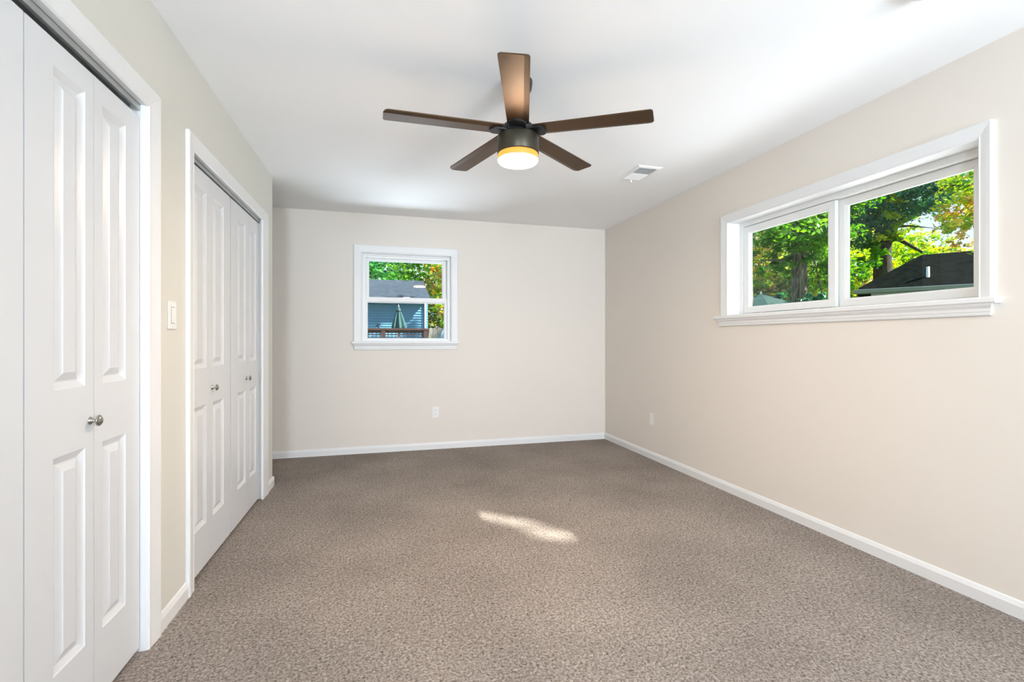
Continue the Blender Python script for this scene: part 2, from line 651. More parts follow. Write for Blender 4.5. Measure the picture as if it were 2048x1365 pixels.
def leaf_mesh(w, zb, zt, p_lo, p_hi):
    """leaf in local (p, s, z): face at p=0, s from 0 to w; panels between s=p_lo and p_hi"""
    mb = MB()
    rects = [(0.228, 0.826), (1.012, 1.900)]
    ss = [0, p_lo, p_hi, w]
    zs = [zb, rects[0][0], rects[0][1], rects[1][0], rects[1][1], zt]
    vs = [(0, s, z) for z in zs for s in ss]
    fs = []
    for i in range(5):
        for j in range(3):
            if j == 1 and i in (1, 3):
                continue
            a = i * 4 + j
            fs.append((a, a + 1, a + 5, a + 4))
    mb.add(vs, fs)
    steps = [(0, 0), (0.004, -0.003), (0.020, -0.0105), (0.024, -0.0105), (0.044, -0.0025), (0.046, -0.0015)]
    for z0, z1 in rects:
        vs, fs = [], []
        for d, t in steps:
            vs += [(t, p_lo + d, z0 + d), (t, p_hi - d, z0 + d), (t, p_hi - d, z1 - d), (t, p_lo + d, z1 - d)]
        for i in range(len(steps) - 1):
            for k in range(4):
                k2 = (k + 1) % 4
                fs.append((i * 4 + k, i * 4 + k2, i * 4 + 4 + k2, i * 4 + 4 + k))
        n = len(vs)
        fs.append((n - 4, n - 3, n - 2, n - 1))
        mb.add(vs, fs)
    # sides and back
    t = -LEAF_T
    mb.add([(0, 0, zb), (0, w, zb), (0, w, zt), (0, 0, zt), (t, 0, zb), (t, w, zb), (t, w, zt), (t, 0, zt)],
           [(0, 1, 5, 4), (1, 2, 6, 5), (2, 3, 7, 6), (3, 0, 4, 7), (4, 5, 6, 7)])
    bm = bmesh.new()
    me = bpy.data.meshes.new('door_leaf')
    me.from_pydata(mb.v, [], mb.f)
    bm.from_mesh(me)
    bmesh.ops.remove_doubles(bm, verts=list(bm.verts), dist=0.0004)
    bmesh.ops.recalc_face_normals(bm, faces=list(bm.faces))
    bm.to_mesh(me)
    bm.free()
    me.materials.append(M['door'])
    return me


def knob(parent, p, s, z):
    mb = MB()
    # rosette cone, thin stem, domed oval head with a rim
    mb.lathe([(0.0125, 0.0), (0.0125, 0.002), (0.009, 0.005), (0.0048, 0.010), (0.0040, 0.018), (0.006, 0.0205),
              (0.0165, 0.0215), (0.0175, 0.0235), (0.0170, 0.0250), (0.0150, 0.0262), (0.0145, 0.0258),
              (0.0120, 0.0290), (0.0080, 0.0315), (0.0, 0.0328)], 28, (0, 0, 0), 'x')
    o = mb.build('knob', M['nickel'], parent)
    o.location = (p, s, z)
    o['label'] = 'round nickel knob'
    return o


def bifold(name, s_seam, wa, wb, narrow_at_fold, zt, knob_s, label, pf=-0.016):
    root = empty(name, LW_LOC, label, 'closet door', 'structure', rz=LW_ROT)
    zb = 0.018
    g = 0.0012
    # leaf before the fold and leaf after it; the fold side carries the narrow stile
    la = bpy.data.objects.new('leaf', leaf_mesh(wa - g, zb, zt, wa * 0.36, wa - narrow_at_fold))
    lb = bpy.data.objects.new('leaf', leaf_mesh(wb - g, zb, zt, narrow_at_fold, wb * 0.66))
    for o, s in ((la, s_seam - wa), (lb, s_seam + g)):
        COL.objects.link(o)
        o.parent = root
        o.location = (pf, s, 0)
    on_a = knob_s < s_seam
    knob(la if on_a else lb, -0.0002, knob_s - (s_seam - wa if on_a else s_seam + g), 0.903)
    return root


bifold('door_1', 1.186, 0.297, 0.297, 0.045, 1.973, 1.21, 'white panelled bifold closet door nearest the camera at the left edge')
bifold('door_2', 1.785, 0.297, 0.285, 0.045, 1.973, 1.765, 'white panelled bifold door with a knob beside the light switch wall')
bifold('door_3', 2.805, 0.332, 0.340, 0.045, 1.987, 2.838, 'white bifold door on the left half of the far closet')
bifold('door_4', 3.515, 0.349, 0.318, 0.045, 1.987, 3.480, 'white bifold door on the right half of the far closet')

# ------------------------------------------------------------------ windows


def pane(parent, mp, a0, a1, b0, b1, t):
    mb = MB(mp)
    mb.box(a0 - 0.006, a1 + 0.006, b0 - 0.006, b1 + 0.006, t - 0.002, t + 0.002)
    o = mb.build('glass_pane', M['glass'], parent)
    return o


def sash(root, name, mp, glass, wid, t0, t1, mat):
    mb = MB(mp)
    mb.loop(glass, wid, [(0, t0), (0, t1 - 0.010), (0.18, t1 - 0.003), (0.26, t1), (1, t1), (1, t0)])
    o = mb.build(name, mat, root)
    pane(o, mp, *glass, (t0 + t1) / 2)
    return o


def wcasing(root, mp, rect, wl, wr, wt):
    mb = MB(mp)
    mb.loop(rect, (wl, wr, 0, wt), [(0, 0), (0, 0.011), (0.10, 0.015), (0.20, 0.0135), (0.6, 0.0165), (0.92, 0.018), (1, 0.016), (1, 0)], closed=False)
    mb.build('casing', M['trim'], root)


def stool_apron(root, mp, s0, s1, a0, a1, zs0, zs1, za0, depth):
    mb = MB(mp)
    prof = [(zs0, -depth), (zs0, 0.034), (zs0 + 0.006, 0.040), (zs1 - 0.006, 0.040), (zs1, 0.034), (zs1, -depth)]
    vs = [(a, b, t) for a in (s0, s1) for b, t in prof]
    # horns only in front of the wall
    n = len(prof)
    fs = [(i, (i + 1) % n, n + (i + 1) % n, n + i) for i in range(n)] + [tuple(range(n)), tuple(range(n, 2 * n))]
    prof2 = [(b, max(t, 0.0)) for b, t in prof]
    vs = [(a, b, t) for a in (s0, s1) for b, t in prof2]
    mb.add(vs, fs)
    mb.build('stool', M['trim'], root)
    mb = MB(mp)
    hgt = zs0 - za0
    ap = [(0, 0.0), (0.0, 0.012), (0.10, 0.0145), (0.30, 0.015), (0.34, 0.018), (0.62, 0.019), (0.66, 0.022), (0.86, 0.030), (1.0, 0.032), (1.0, 0.0)]
    vs = []
    for e, (a_top, a_bot) in enumerate(((a0 - 0.012, a0 + 0.004), (a1 + 0.012, a1 - 0.004))):
        for f, t in ap:
            k = max(0.0, (t - 0.012) / 0.02)
            a = a_bot + (a_top - a_bot) * k
            vs.append((a, za0 + f * hgt, t))
    n = len(ap)
    fs = [(i, (i + 1) % n, n + (i + 1) % n, n + i) for i in range(n)] + [tuple(range(n)), tuple(range(n, 2 * n))]
    mb.add(vs, fs)
    mb.build('apron', M['trim'], root)


def ring(root, name, mp, rect, wid, t0, t1, mat):
    mb = MB(mp)
    mb.loop(rect, wid, [(0, t0), (0, t1), (1, t1), (1, t0)])
    return mb.build(name, mat, root)


# end-wall double-hung window
w1 = empty('window_1', (0, 0, 0), 'small white double-hung window on the end wall', 'window', 'structure')
wcasing(w1, on_back, W1, 0.084, 0.071, 0.080)
ring(w1, 'jamb', on_back, W1, (0.018, 0.018, 0.018, 0.018), -0.19, 0.0, M['trim'])
ring(w1, 'frame', on_back, (-0.113, 0.720, 1.160, 2.006), (0.034, 0.033, 0.022, 0.034), -0.16, -0.028, M['vinyl'])
stool_apron(w1, on_back, -0.248, 0.832, -0.226, 0.812, 1.113, 1.138, 1.053, 0.05)
sash(w1, 'upper_sash', on_back, (-0.083, 0.672, 1.598, 1.974), (0.029, 0.047, 0.05, 0.031), -0.110, -0.085, M['vinyl'])
sash(w1, 'lower_sash', on_back, (-0.097, 0.688, 1.172, 1.541), (0.015, 0.031, 0.012, 0.056), -0.078, -0.052, M['vinyl'])
mb = MB(on_back)
mb.box(0.26, 0.33, 1.597, 1.606, -0.078, -0.056)
lk = mb.build('sash_lock', M['vinyl'], w1)

# right-wall slider
w2 = empty('window_2', (0, 0, 0), 'wide white sliding window high on the right wall', 'window', 'structure')
wcasing(w2, on_right, W2, 0.050, 0.074, 0.068)
ring(w2, 'jamb', on_right, W2, (0.018, 0.018, 0.018, 0.018), -0.19, 0.0, M['trim'])
ring(w2, 'frame', on_right, (1.520, 3.018, 1.350, 2.002), (0.040, 0.032, 0.012, 0.033), -0.18, -0.096, M['vinyl'])
stool_apron(w2, on_right, 1.406, 3.178, 1.432, 3.145, 1.310, 1.338, 1.258, 0.09)
sash(w2, 'sliding_sash', on_right, (2.318, 2.952, 1.402, 1.948), (0.055, 0.060, 0.048, 0.050), -0.127, -0.102, M['vinyl'])
sash(w2, 'fixed_sash', on_right, (1.590, 2.218, 1.402, 1.958), (0.066, 0.060, 0.048, 0.042), -0.165, -0.138, M['vinyl'])

# unseen windows added behind the viewer to let fill light in


def on_rear(a, b, t):
    return (a, REAR + t, b)


for nm, W, lab in (('fill_window_3', W3, 'unseen white framed window added behind the viewer for fill light, right side'),
                   ('fill_window_4', W4, 'narrow unseen white framed window added behind the viewer for fill light, left side')):
    w3 = empty(nm, (0, 0, 0), lab, 'window', 'structure')
    ring(w3, 'frame', on_rear, (W[0] + 0.05, W[1] - 0.05, W[2] + 0.05, W[3] - 0.05), (0.05, 0.05, 0.05, 0.05), -0.15, -0.06, M['vinyl'])
    ring(w3, 'casing', on_rear, W, (0.07, 0.07, 0.07, 0.07), 0.0, 0.016, M['trim'])
    pane(w3, on_rear, W[0] + 0.05, W[1] - 0.05, W[2] + 0.05, W[3] - 0.05, -0.10)

# ------------------------------------------------------------------ switch and outlets
sw = empty('light_switch', Vector(LW_LOC) + Matrix.Rotation(LW_ROT, 3, 'Z') @ Vector((0, 2.300, 1.254)), 'white rocker light switch between the two closets', 'light switch', rz=LW_ROT)
mb = MB()
mb.bevel_box(-0.001, 0.0065, -0.037, 0.037, -0.058, 0.058, 0.0025)
mb.build('cover_plate', M['plastic'], sw)
mb = MB()
mb.box(0.004, 0.0072, -0.0175, 0.0175, -0.0345, 0.0345)
mb.build('rocker_gap_shade', M['shade_dark'], sw)  # dark plate painted as the shade in the gap round the rocker
mb = MB()
mb.extrude([(0.004, -0.0325), (0.0085, -0.0325), (0.0105, 0.0), (0.0075, 0.0325), (0.004, 0.0325)], -0.016, 0.016, 'y')
mb.build('rocker', M['plastic'], sw)
for z in (-0.048, 0.048):
    mb = MB()
    mb.lathe([(0.003, 0.006), (0.003, 0.0072), (0.0, 0.0076)], 12, (0, 0, z), 'x')
    mb.build('screw', M['plastic'], sw)


def outlet(loc, rz, label):
    """built facing local -y"""
    root = empty('wall_outlet', loc, label, 'outlet', rz=rz)
    mb = MB()
    mb.bevel_box(-0.035, 0.035, -0.0065, 0.001, -0.058, 0.058, 0.0025)
    mb.build('cover_plate', M['plastic'], root)
    for z in (-0.0195, 0.0195):
        mb = MB()
        pts = []
        for k in range(24):
            t = 2 * PI * k / 24
            pts.append((0.0172 * max(-0.92, min(0.92, 1.15 * math.cos(t))), z + 0.0142 * max(-0.97, min(0.97, 1.2 * math.sin(t)))))
        mb.extrude([(x, zz) for x, zz in pts], -0.0082, -0.004, 'y')
        r = mb.build('socket', M['plastic'], root)
        mb = MB()
        mb.box(-0.0075, -0.0055, -0.0086, -0.0080, z - 0.001, z + 0.008)
        mb.box(0.0055, 0.0075, -0.0086, -0.0080, z + 0.0, z + 0.007)
        mb.box(-0.002, 0.002, -0.0086, -0.0080, z - 0.0095, z - 0.0055)
        mb.build('slots', M['slot'], r)
    mb = MB()
    mb.lathe([(0.003, -0.0064), (0.003, -0.0072), (0.0, -0.0076)], 12, (0, 0, 0), 'y')
    mb.build('screw', M['plastic'], root)
    return root


outlet((0.590, YB, 0.389), 0, 'white electrical outlet low on the end wall below the small window')
outlet((XR, 4.110, 0.387), PI / 2 * 3 + PI, 'white electrical outlet low on the right wall near the far corner')

# ------------------------------------------------------------------ ceiling vent and detector
VX0, VX1, VY0, VY1 = 1.845, 2.050, 3.138, 3.445
vent = empty('ceiling_vent', ((VX0 + VX1) / 2, (VY0 + VY1) / 2, H), 'white louvred air register on the ceiling right of the fan', 'air vent')
vw, vl = (VX1 - VX0) / 2, (VY1 - VY0) / 2
mb = MB(lambda a, b, t: (a, b, -t))
iw, il = vw - 0.030, vl - 0.032
mb.loop((-iw, iw, -il, il), (0.030, 0.030, 0.032, 0.032), [(0, -0.001), (0, 0.010), (0.15, 0.012), (0.7, 0.009), (1, 0.003), (1, -0.001)])
mb.build('frame', M['plastic'], vent)
mb = MB()
mb.box(-iw, iw, -il, il, -0.0025, 0.001)
mb.build('shade_backing', M['shade_dark'], vent)  # dark sheet in place of the shade inside the duct
for bank, tilt in ((0, -1), (1, 1)):
    mb = MB()
    n = 9
    for k in range(n):
        y0 = (-il if bank == 0 else 0.002) + (k + 0.5) * (il - 0.002) / n
        dy = 0.0048 * tilt
        mb.add([(-iw, y0 - dy, -0.0025), (iw, y0 - dy, -0.0025), (iw, y0 + dy, -0.0105), (-iw, y0 + dy, -0.0105),
                (-iw, y0 - dy, -0.0015), (iw, y0 - dy, -0.0015), (iw, y0 + dy, -0.0095), (-iw, y0 + dy, -0.0095)],
               [(0, 1, 2, 3), (4, 5, 6, 7), (0, 1, 5, 4), (1, 2, 6, 5), (2, 3, 7, 6), (3, 0, 4, 7)])
    mb.build('louvre_bank', M['plastic'], vent)
mb = MB()
mb.box(-0.006, 0.006, vl - 0.022, vl - 0.016, -0.030, -0.008)
mb.build('damper_lever', M['plastic'], vent)

det = empty('smoke_detector', (1.905, 1.255, H), 'round white ceiling fixture at the top right edge of the photo', 'smoke detector')
mb = MB()
mb.lathe([(0.066, 0.001), (0.066, -0.012), (0.062, -0.020)], 40)
mb.build('base', M['plastic'], det)
mb = MB()
mb.lathe([(0.060, -0.019), (0.058, -0.030), (0.046, -0.036), (0.0, -0.037)], 40)
mb.build('cover', M['plastic'], det)

# ------------------------------------------------------------------ ceiling fan
FAN = at(1036, 681, 2.39)
fan = empty('ceiling_fan', (FAN.x, FAN.y, H), 'dark bronze five-blade ceiling fan with its round lamp lit', 'ceiling fan')
zc = -H
mb = MB()
mb.lathe([(0.072, 0.001), (0.072, -0.012), (0.068, -0.040), (0.050, -0.066), (0.024, -0.078), (0.016, -0.080)], 40)
mb.build('canopy', M['bronze'], fan)
mb = MB()
mb.lathe([(0.0125, -0.07), (0.0125, -0.235)], 20)
mb.build('downrod', M['bronze'], fan)
mb = MB()
mb.lathe([(0.030, -0.190), (0.034, -0.200), (0.060, -0.212), (0.078, -0.226), (0.082, -0.236), (0.082, -0.262), (0.0, -0.262)], 40)
mb.build('upper_motor', M['black'], fan)
ZT = 2.169 - H
mb = MB()
mb.lathe([(0.0, ZT), (0.094, ZT), (0.101, ZT - 0.005), (0.1035, ZT - 0.012), (0.1035, 2.079 - H), (0.102, 2.077 - H), (0.085, 2.077 - H)], 64)
mb.build('motor_housing', M['bronze'], fan)
mb = MB()
mb.lathe([(0.085, 2.078 - H), (0.0985, 2.076 - H), (0.1005, 2.073 - H), (0.1005, 2.052 - H), (0.099, 2.047 - H)], 64)
rim = mb.build('lamp_rim', M['lamp_rim'], fan)
mb = MB()
mb.lathe([(0.0990, 2.0475 - H), (0.0985, 2.043 - H), (0.093, 2.036 - H), (0.07, 2.033 - H), (0.0, 2.032 - H)], 64)
mb.build('lamp_diffuser', M['lamp'], fan)


def blade_mesh():
    """blade along +x; cross-section: flat main face and a bent strip along the +y edge"""
    r0, r1 = 0.088, 0.650
    n = 22
    th = 0.0055
    vs, fs = [], []
    m = 0
    for i in range(n + 1):
        x = r0 + (r1 - r0) * (1 - (1 - i / n) ** 1.35)
        k = (x - r0) / (r1 - r0)
        wneg = 0.050 + 0.012 * k
        wpos = 0.054 + 0.005 * k
        # rounded tip corners
        cneg, cpos = 0.012, 0.026
        if x > r1 - cneg:
            q = (x - (r1 - cneg)) / cneg
            wneg -= cneg * (1 - math.sqrt(max(0, 1 - q * q)))
        if x > r1 - cpos:
            q = (x - (r1 - cpos)) / cpos
            wpos -= cpos * (1 - math.sqrt(max(0, 1 - q * q)))
        yc = 0.028 + 0.010 * k
        yc = min(yc, wpos - 0.001)
        sec = [(-wneg, 0.0), (yc, 0.0), (wpos, 0.30 * (wpos - yc)), (wpos, 0.30 * (wpos - yc) + th), (yc, th), (-wneg, th)]
        m = len(sec)
        vs += [(x, y, z) for y, z in sec]
    for i in range(n):
        for j in range(m):
            j2 = (j + 1) % m
            fs.append((i * m + j, i * m + j2, (i + 1) * m + j2, (i + 1) * m + j))
    fs.append(tuple(range(m)))
    fs.append(tuple(range(n * m, (n + 1) * m)))
    mb = MB()
    mb.add(vs, fs)
    return mb


br = MB()
pts = [(0.05, -0.040)] + [(0.112 + 0.034 * math.cos(a), 0.042 * math.sin(a)) for a in [math.radians(-90 + 15 * i) for i in range(13)]] + [(0.05, 0.040)]
br.extrude(pts, -0.0075, -0.0004, 'z')
blade0 = blade_mesh().build('blade', M['blade'], fan)
brk0 = br.build('blade_bracket', M['black'], blade0)
for k in range(5):
    if k == 0:
        b, q = blade0, brk0
    else:
        b = blade0.copy()
        COL.objects.link(b)
        b.parent = fan
        q = brk0.copy()
        COL.objects.link(q)
        q.parent = b
    ang = math.radians(-92 + 72 * k) - YAW
    droop = math.radians((0, 2.6, 0.2, 0, 0)[k])
    b.rotation_euler = (Matrix.Rotation(ang, 3, 'Z') @ Matrix.Rotation(droop, 3, 'Y') @ Matrix.Rotation(math.radians(-5.5), 3, 'X')).to_euler()
    b.location = (0, 0, 2.188 - H)

# ================================================================== outdoors
mb = MB()
mb.box(-40, 60, -30, 70, -0.5, -0.30)
struct(mb.build('ground', M['grass']), 'green lawn around the house', 'lawn')
mb = MB()
mb.box(XR + 0.2, XR + 4.6, -1.5, 5.6, -0.30, -0.16)  # unseen slab, added to bounce sun up through the slider
struct(mb.build('patio', M['concrete']), 'unseen pale concrete slab added outside the right wall to bounce sunlight', 'patio')


# ---- leaves
PAL = {
    'green': [(0.055, 0.19, 0.012), (0.10, 0.27, 0.018), (0.16, 0.34, 0.025), (0.03, 0.11, 0.015)],
    'lime': [(0.28, 0.44, 0.015), (0.42, 0.54, 0.03), (0.15, 0.32, 0.02), (0.55, 0.54, 0.06), (0.06, 0.17, 0.015)],
    'mixed': [(0.12, 0.28, 0.02), (0.30, 0.42, 0.02), (0.55, 0.50, 0.06), (0.58, 0.22, 0.05), (0.05, 0.15, 0.015), (0.70, 0.48, 0.22)],
    'blue': [(0.02, 0.10, 0.045), (0.035, 0.13, 0.06), (0.06, 0.19, 0.05), (0.03, 0.12, 0.09)],
    'emerald': [(0.03, 0.22, 0.07), (0.05, 0.28, 0.07), (0.12, 0.38, 0.09), (0.02, 0.13, 0.045), (0.22, 0.46, 0.14)],
    'orange': [(0.75, 0.33, 0.03), (0.80, 0.44, 0.04), (0.62, 0.20, 0.03), (0.74, 0.52, 0.06)],
}
SUN_GAPS = []


def leaves(name, blobs, parent, seed, offset=(0, 0, 0)):
    """blobs: (centre, (rx,ry,rz), count, leaf length, palette)"""
    rng = np.random.default_rng(seed)
    P, C, Lg = [], [], []
    for c, r, n, ln, pal in blobs:
        k = max(5, n // 45)
        d = rng.normal(size=(k, 3))
        d /= np.linalg.norm(d, axis=1)[:, None]
        rad = rng.random(k) ** 0.45
        cc = np.array(c) + d * rad[:, None] * np.array(r)
        idx = rng.integers(0, k, n)
        p = cc[idx] + rng.normal(size=(n, 3)) * np.array([0.30, 0.30, 0.20]) * min(r) * 0.42
        cols = np.array(PAL[pal])
        base = cols[rng.integers(0, len(cols), k)][idx]
        own = cols[rng.integers(0, len(cols), n)]
        col = (0.6 * base + 0.4 * own) * (0.75 + 0.5 * rng.random(n))[:, None]
        P.append(p)
        C.append(col)
        Lg.append(np.full(n, ln) * (0.7 + 0.6 * rng.random(n)))
    P, C, Lg = np.concatenate(P), np.concatenate(C), np.concatenate(Lg)
    if SUN_GAPS:
        keep = np.ones(len(P), bool)
        sd = np.array(SUN_DIR)
        for o, rr in SUN_GAPS:
            w = P + np.array(offset) - np.array(o)
            along = w @ sd
            dist = np.linalg.norm(w - along[:, None] * sd, axis=1)
            keep &= ~((dist < rr) & (along > 0))
        P, C, Lg = P[keep], C[keep], Lg[keep]
    n = len(P)
    a = rng.normal(size=(n, 3))
    a[:, 2] = a[:, 2] * 0.6 - 0.25
    a /= np.linalg.norm(a, axis=1)[:, None]
    up = rng.normal(size=(n, 3)) * 0.7 + np.array([0, 0, 1.0])
    b = np.cross(a, up)
    b /= np.linalg.norm(b, axis=1)[:, None]
    nn = np.cross(a, b)
    hl = Lg[:, None]
    V = np.stack([P - a * hl * 0.5, P + b * hl * 0.27 - nn * hl * 0.06 - a * hl * 0.05, P + a * hl * 0.55, P - b * hl * 0.27 - nn * hl * 0.06 - a * hl * 0.05], 1).reshape(-1, 3)
    me = bpy.data.meshes.new(name)
    me.vertices.add(n * 4)
    me.vertices.foreach_set('co', V.astype(np.float32).ravel())
    me.loops.add(n * 4)
    me.loops.foreach_set('vertex_index', np.arange(n * 4, dtype=np.int32))
    me.polygons.add(n)
    me.polygons.foreach_set('loop_start', np.arange(0, n * 4, 4, dtype=np.int32))
    me.polygons.foreach_set('loop_total', np.full(n, 4, dtype=np.int32))
    me.update()
    ca = me.color_attributes.new('leaf_colour', 'FLOAT_COLOR', 'POINT')
    cv = np.ones((n * 4, 4), np.float32)
    cv[:, :3] = np.repeat(C, 4, axis=0)
    ca.data.foreach_set('color', cv.ravel())
    me.materials.append(M['leaf'])
    o = bpy.data.objects.new(name, me)
    COL.objects.link(o)
    o.parent = parent
    return o


def tree(name, base, r, h, blobs, branches, bark, label, seed, group=None, lean=(0, 0)):
    """base: world point on the ground; blobs and branches given in world coordinates"""
    root = empty(name, base, label, 'tree' if 'shrub' not in name else 'shrub', group=group)
    B = Vector(base)
    mb = MB()
    pts = []
    rnd = random.Random(seed)
    steps = 9
    for i in range(steps):
        f = i / (steps - 1)
        pts.append((Vector((lean[0] * f + rnd.uniform(-.3, .3) * r, lean[1] * f + rnd.uniform(-.3, .3) * r, h * f)),
                    r * (1.25 - 0.25 * min(1, f * 6)) * (1 - 0.45 * f) + 0.005))
    mb.tube(pts, 16)
    mb.build('trunk', bark, root)
    for q in branches:
        mb = MB()
        mb.tube([(Vector(p) - B, rr) for p, rr in q], 8)
        mb.build('branch', bark, root)
    leaves('crown', [((Vector(c) - B)[:], rr, n, ln, pal) for c, rr, n, ln, pal in blobs], root, seed, B[:])
    return root


def gnd(u, d):
    p = at(u, 681, d)
    return (p.x, p.y, -0.30)


# ---- trees seen through the right-wall window
t1 = gnd(1492, 10.0)
tree('oak_tree', t1, 0.17, 7.5, [(at(1520, 380, 10.0), (1.6, 1.6, 1.2), 3600, 0.13, 'green')],
     [[(at(1492, 480, 10), .06), (at(1530, 440, 9.8), .03), (at(1570, 430, 9.8), .01)]],
     M['bark'], 'grey-barked tree trunk at the left edge of the sliding window', 11)
t2 = gnd(1602, 12.5)
tree('oak_tree', t2, 0.205, 11.0,
     [(at(1640, 330, 12.3), (2.2, 2.2, 1.3), 13000, 0.115, 'green'),
      (at(1560, 475, 12.0), (0.9, 0.9, 0.5), 2600, 0.10, 'green'),
      (at(1665, 540, 12.6), (0.8, 0.8, 0.7), 2300, 0.10, 'green'),
      (at(1590, 602, 11.6), (1.2, 0.8, 0.22), 900, 0.14, 'blue'),
      (at(1650, 470, 11.8), (0.8, 0.8, 0.7), 2300, 0.10, 'green'),
      (at(1545, 525, 12.6), (0.8, 0.8, 0.35), 700, 0.14, 'green'),
      ((t2[0], t2[1], 9.5), (2.6, 2.6, 1.6), 1800, 0.24, 'green')],
     [[(at(1602, 530, 12.5), .05), (at(1560, 520, 12.4), .03), (at(1520, 522, 12.4), .01)],
      [(at(1604, 500, 12.5), .05), (at(1630, 520, 12.3), .035), (at(1638, 565, 12.1), .025), (at(1645, 590, 12.0), .015)],
      [(at(1602, 450, 12.5), .06), (at(1650, 440, 12.0), .03), (at(1690, 450, 11.7), .01)]],
     M['bark'], 'thick grey-barked tree standing in the middle of the left pane', 12)
t3 = gnd(1765, 18.5)
tree('oak_tree', t3, 0.345, 13.0,
     [(at(1750, 370, 17.6), (2.6, 2.6, 1.6), 7000, 0.145, 'blue'),
      (at(1840, 385, 16.5), (1.5, 1.5, 0.9), 3800, 0.13, 'blue'),
      (at(1715, 455, 17.6), (1.1, 1.1, 0.8), 2600, 0.13, 'blue'),
      (at(1790, 430, 17.2), (0.9, 0.9, 0.9), 900, 0.18, 'lime'),
      (at(1755, 465, 17.3), (0.6, 0.6, 0.7), 500, 0.18, 'lime'),
      (at(1715, 520, 18.0), (1.0, 1.0, 0.6), 900, 0.18, 'green')],
     [[(at(1768, 470, 18.5), .12), (at(1800, 480, 18.0), .08), (at(1845, 505, 17.5), .04)],
      [(at(1766, 455, 18.5), .08), (at(1820, 452, 18.0), .04), (at(1880, 458, 17.6), .015)]],
     M['bark_dark'], 'dark-trunked tree rising behind the dark roof', 13)

back_row = [
    (1470, 21, 'mixed', 2.8, 7.6), (1532, 25, 'lime', 2.8, 9.4), (1556, 18, 'mixed', 1.6, 3.6), (1640, 23, 'lime', 2.8, 8.4),
    (1690, 27, 'lime', 2.8, 9.0), (1716, 22.5, 'mixed', 2.0, 5.0), (1805, 28, 'lime', 3.0, 7.4), (1868, 26, 'mixed', 2.6, 6.0),
    (1935, 28, 'lime', 3.0, 6.0), (2020, 26, 'mixed', 3.0, 6.0), (2110, 25, 'lime', 3.0, 6.4)]
side = ['farthest left behind the sliding window', 'behind the gap between two trunks', 'low behind the grey trunk in the left pane',
        'behind the middle bar of the window', 'left of the dark trunk in the right pane', 'low between mullion and roof corner',
        'just right of the dark trunk', 'behind the dark roof ridge', 'at the right end of the window', 'beyond the right edge of the window', 'furthest right past the window']
coln = {'mixed': 'yellow and orange tinged bush', 'lime': 'bright lime green tree', 'green': 'deep green tree'}
for i, (u, d, pal, rr, hz) in enumerate(back_row):
    b = gnd(u, d)
    c = Vector((b[0], b[1], hz * 0.52))
    c2 = Vector((b[0], b[1], hz * 0.88))
    tree('leafy_tree', b, 0.13, hz + 0.6, [(c, (rr, rr, hz * 0.46), 9000, 0.20, pal), (c2, (rr * 0.75, rr * 0.75, hz * 0.16), 2600, 0.19, 'lime' if pal != 'green' else 'green')],
         [], M['bark_dark'], coln[pal] + ' ' + side[i], 40 + i)

# a nearer autumn bough reaching in from the right
t4 = gnd(2060, 9.0)
tree('maple_tree', t4, 0.15, 6.2,
     [(at(1935, 380, 8.5), (0.54, 0.54, 0.61), 1100, 0.085, 'lime'), (at(1925, 440, 8.6), (0.36, 0.36, 0.36), 380, 0.085, 'mixed'),
      (at(1975, 420, 8.7), (0.72, 0.72, 0.94), 1500, 0.09, 'mixed'), (at(2060, 330, 9.0), (1.3, 1.3, 1.0), 3000, 0.10, 'lime')],
     [[(at(2060, 430, 9.0), .045), (at(1960, 370, 8.7), .02), (at(1890, 372, 8.5), .008)]],
     M['bark_dark'], 'yellow-green tree reaching in at the upper right of the sliding window', 60)

# ---- dark hip-roofed house beyond the sliding window
P1 = at(1712, 579, 14.0)
ea = math.atan2(-248 - 1024, FPX) + YAW
E_ = -Vector((math.sin(ea), math.cos(ea), 0))
N_ = Vector((-E_.y, E_.x, 0))
Wd, rise, Lh = 1.55, 1.06, 9.0
h2 = empty('neighbor_house', (P1.x, P1.y, -0.30), 'house with a dark hip roof, shade put into its shingle colour, outside the sliding window', 'house')
O2 = Vector((P1.x, P1.y, -0.30))


def h2p(l, w, z):
    return Vector((P1.x, P1.y, 0)) + E_ * l + N_ * w + Vector((0, 0, z)) - O2


ez = P1.z
vs = [h2p(0, 0, ez), h2p(Lh, 0, ez), h2p(Lh, 2 * Wd, ez), h2p(0, 2 * Wd, ez), h2p(Wd, Wd, ez + rise), h2p(Lh - Wd, Wd, ez + rise),
      h2p(0, 0, ez - .05), h2p(Lh, 0, ez - .05), h2p(Lh, 2 * Wd, ez - .05), h2p(0, 2 * Wd, ez - .05)]
mb = MB()
mb.add(vs, [(0, 1, 5, 4), (1, 2, 5), (2, 3, 4, 5), (3, 0, 4), (0, 1, 7, 6), (1, 2, 8, 7), (2, 3, 9, 8), (3, 0, 6, 9), (6, 7, 8, 9)])
mb.build('roof', M['shingle_shade_dark'], h2)
mb = MB()
vs = [h2p(l, w, z) for z in (0.0 - 0.3, ez - 0.04) for l, w in ((0.35, 0.35), (Lh - .35, .35), (Lh - .35, 2 * Wd - .35), (.35, 2 * Wd - .35))]
mb.add(vs, [(0, 1, 5, 4), (1, 2, 6, 5), (2, 3, 7, 6), (3, 0, 4, 7), (0, 1, 2, 3), (4, 5, 6, 7)])
mb.build('wall', M['soffit'], h2)
mb = MB()
gp = [(0.0, -0.02), (-0.11, -0.02), (-0.125, -0.035), (-0.105, -0.13), (-0.03, -0.15), (0.0, -0.15)]
vs = [h2p(l, w, ez + z) for l in (-0.06, Lh) for w, z in gp]
n = len(gp)
mb.add(vs, [(i, (i + 1) % n, n + (i + 1) % n, n + i) for i in range(n)] + [tuple(range(n)), tuple(range(n, 2 * n))])
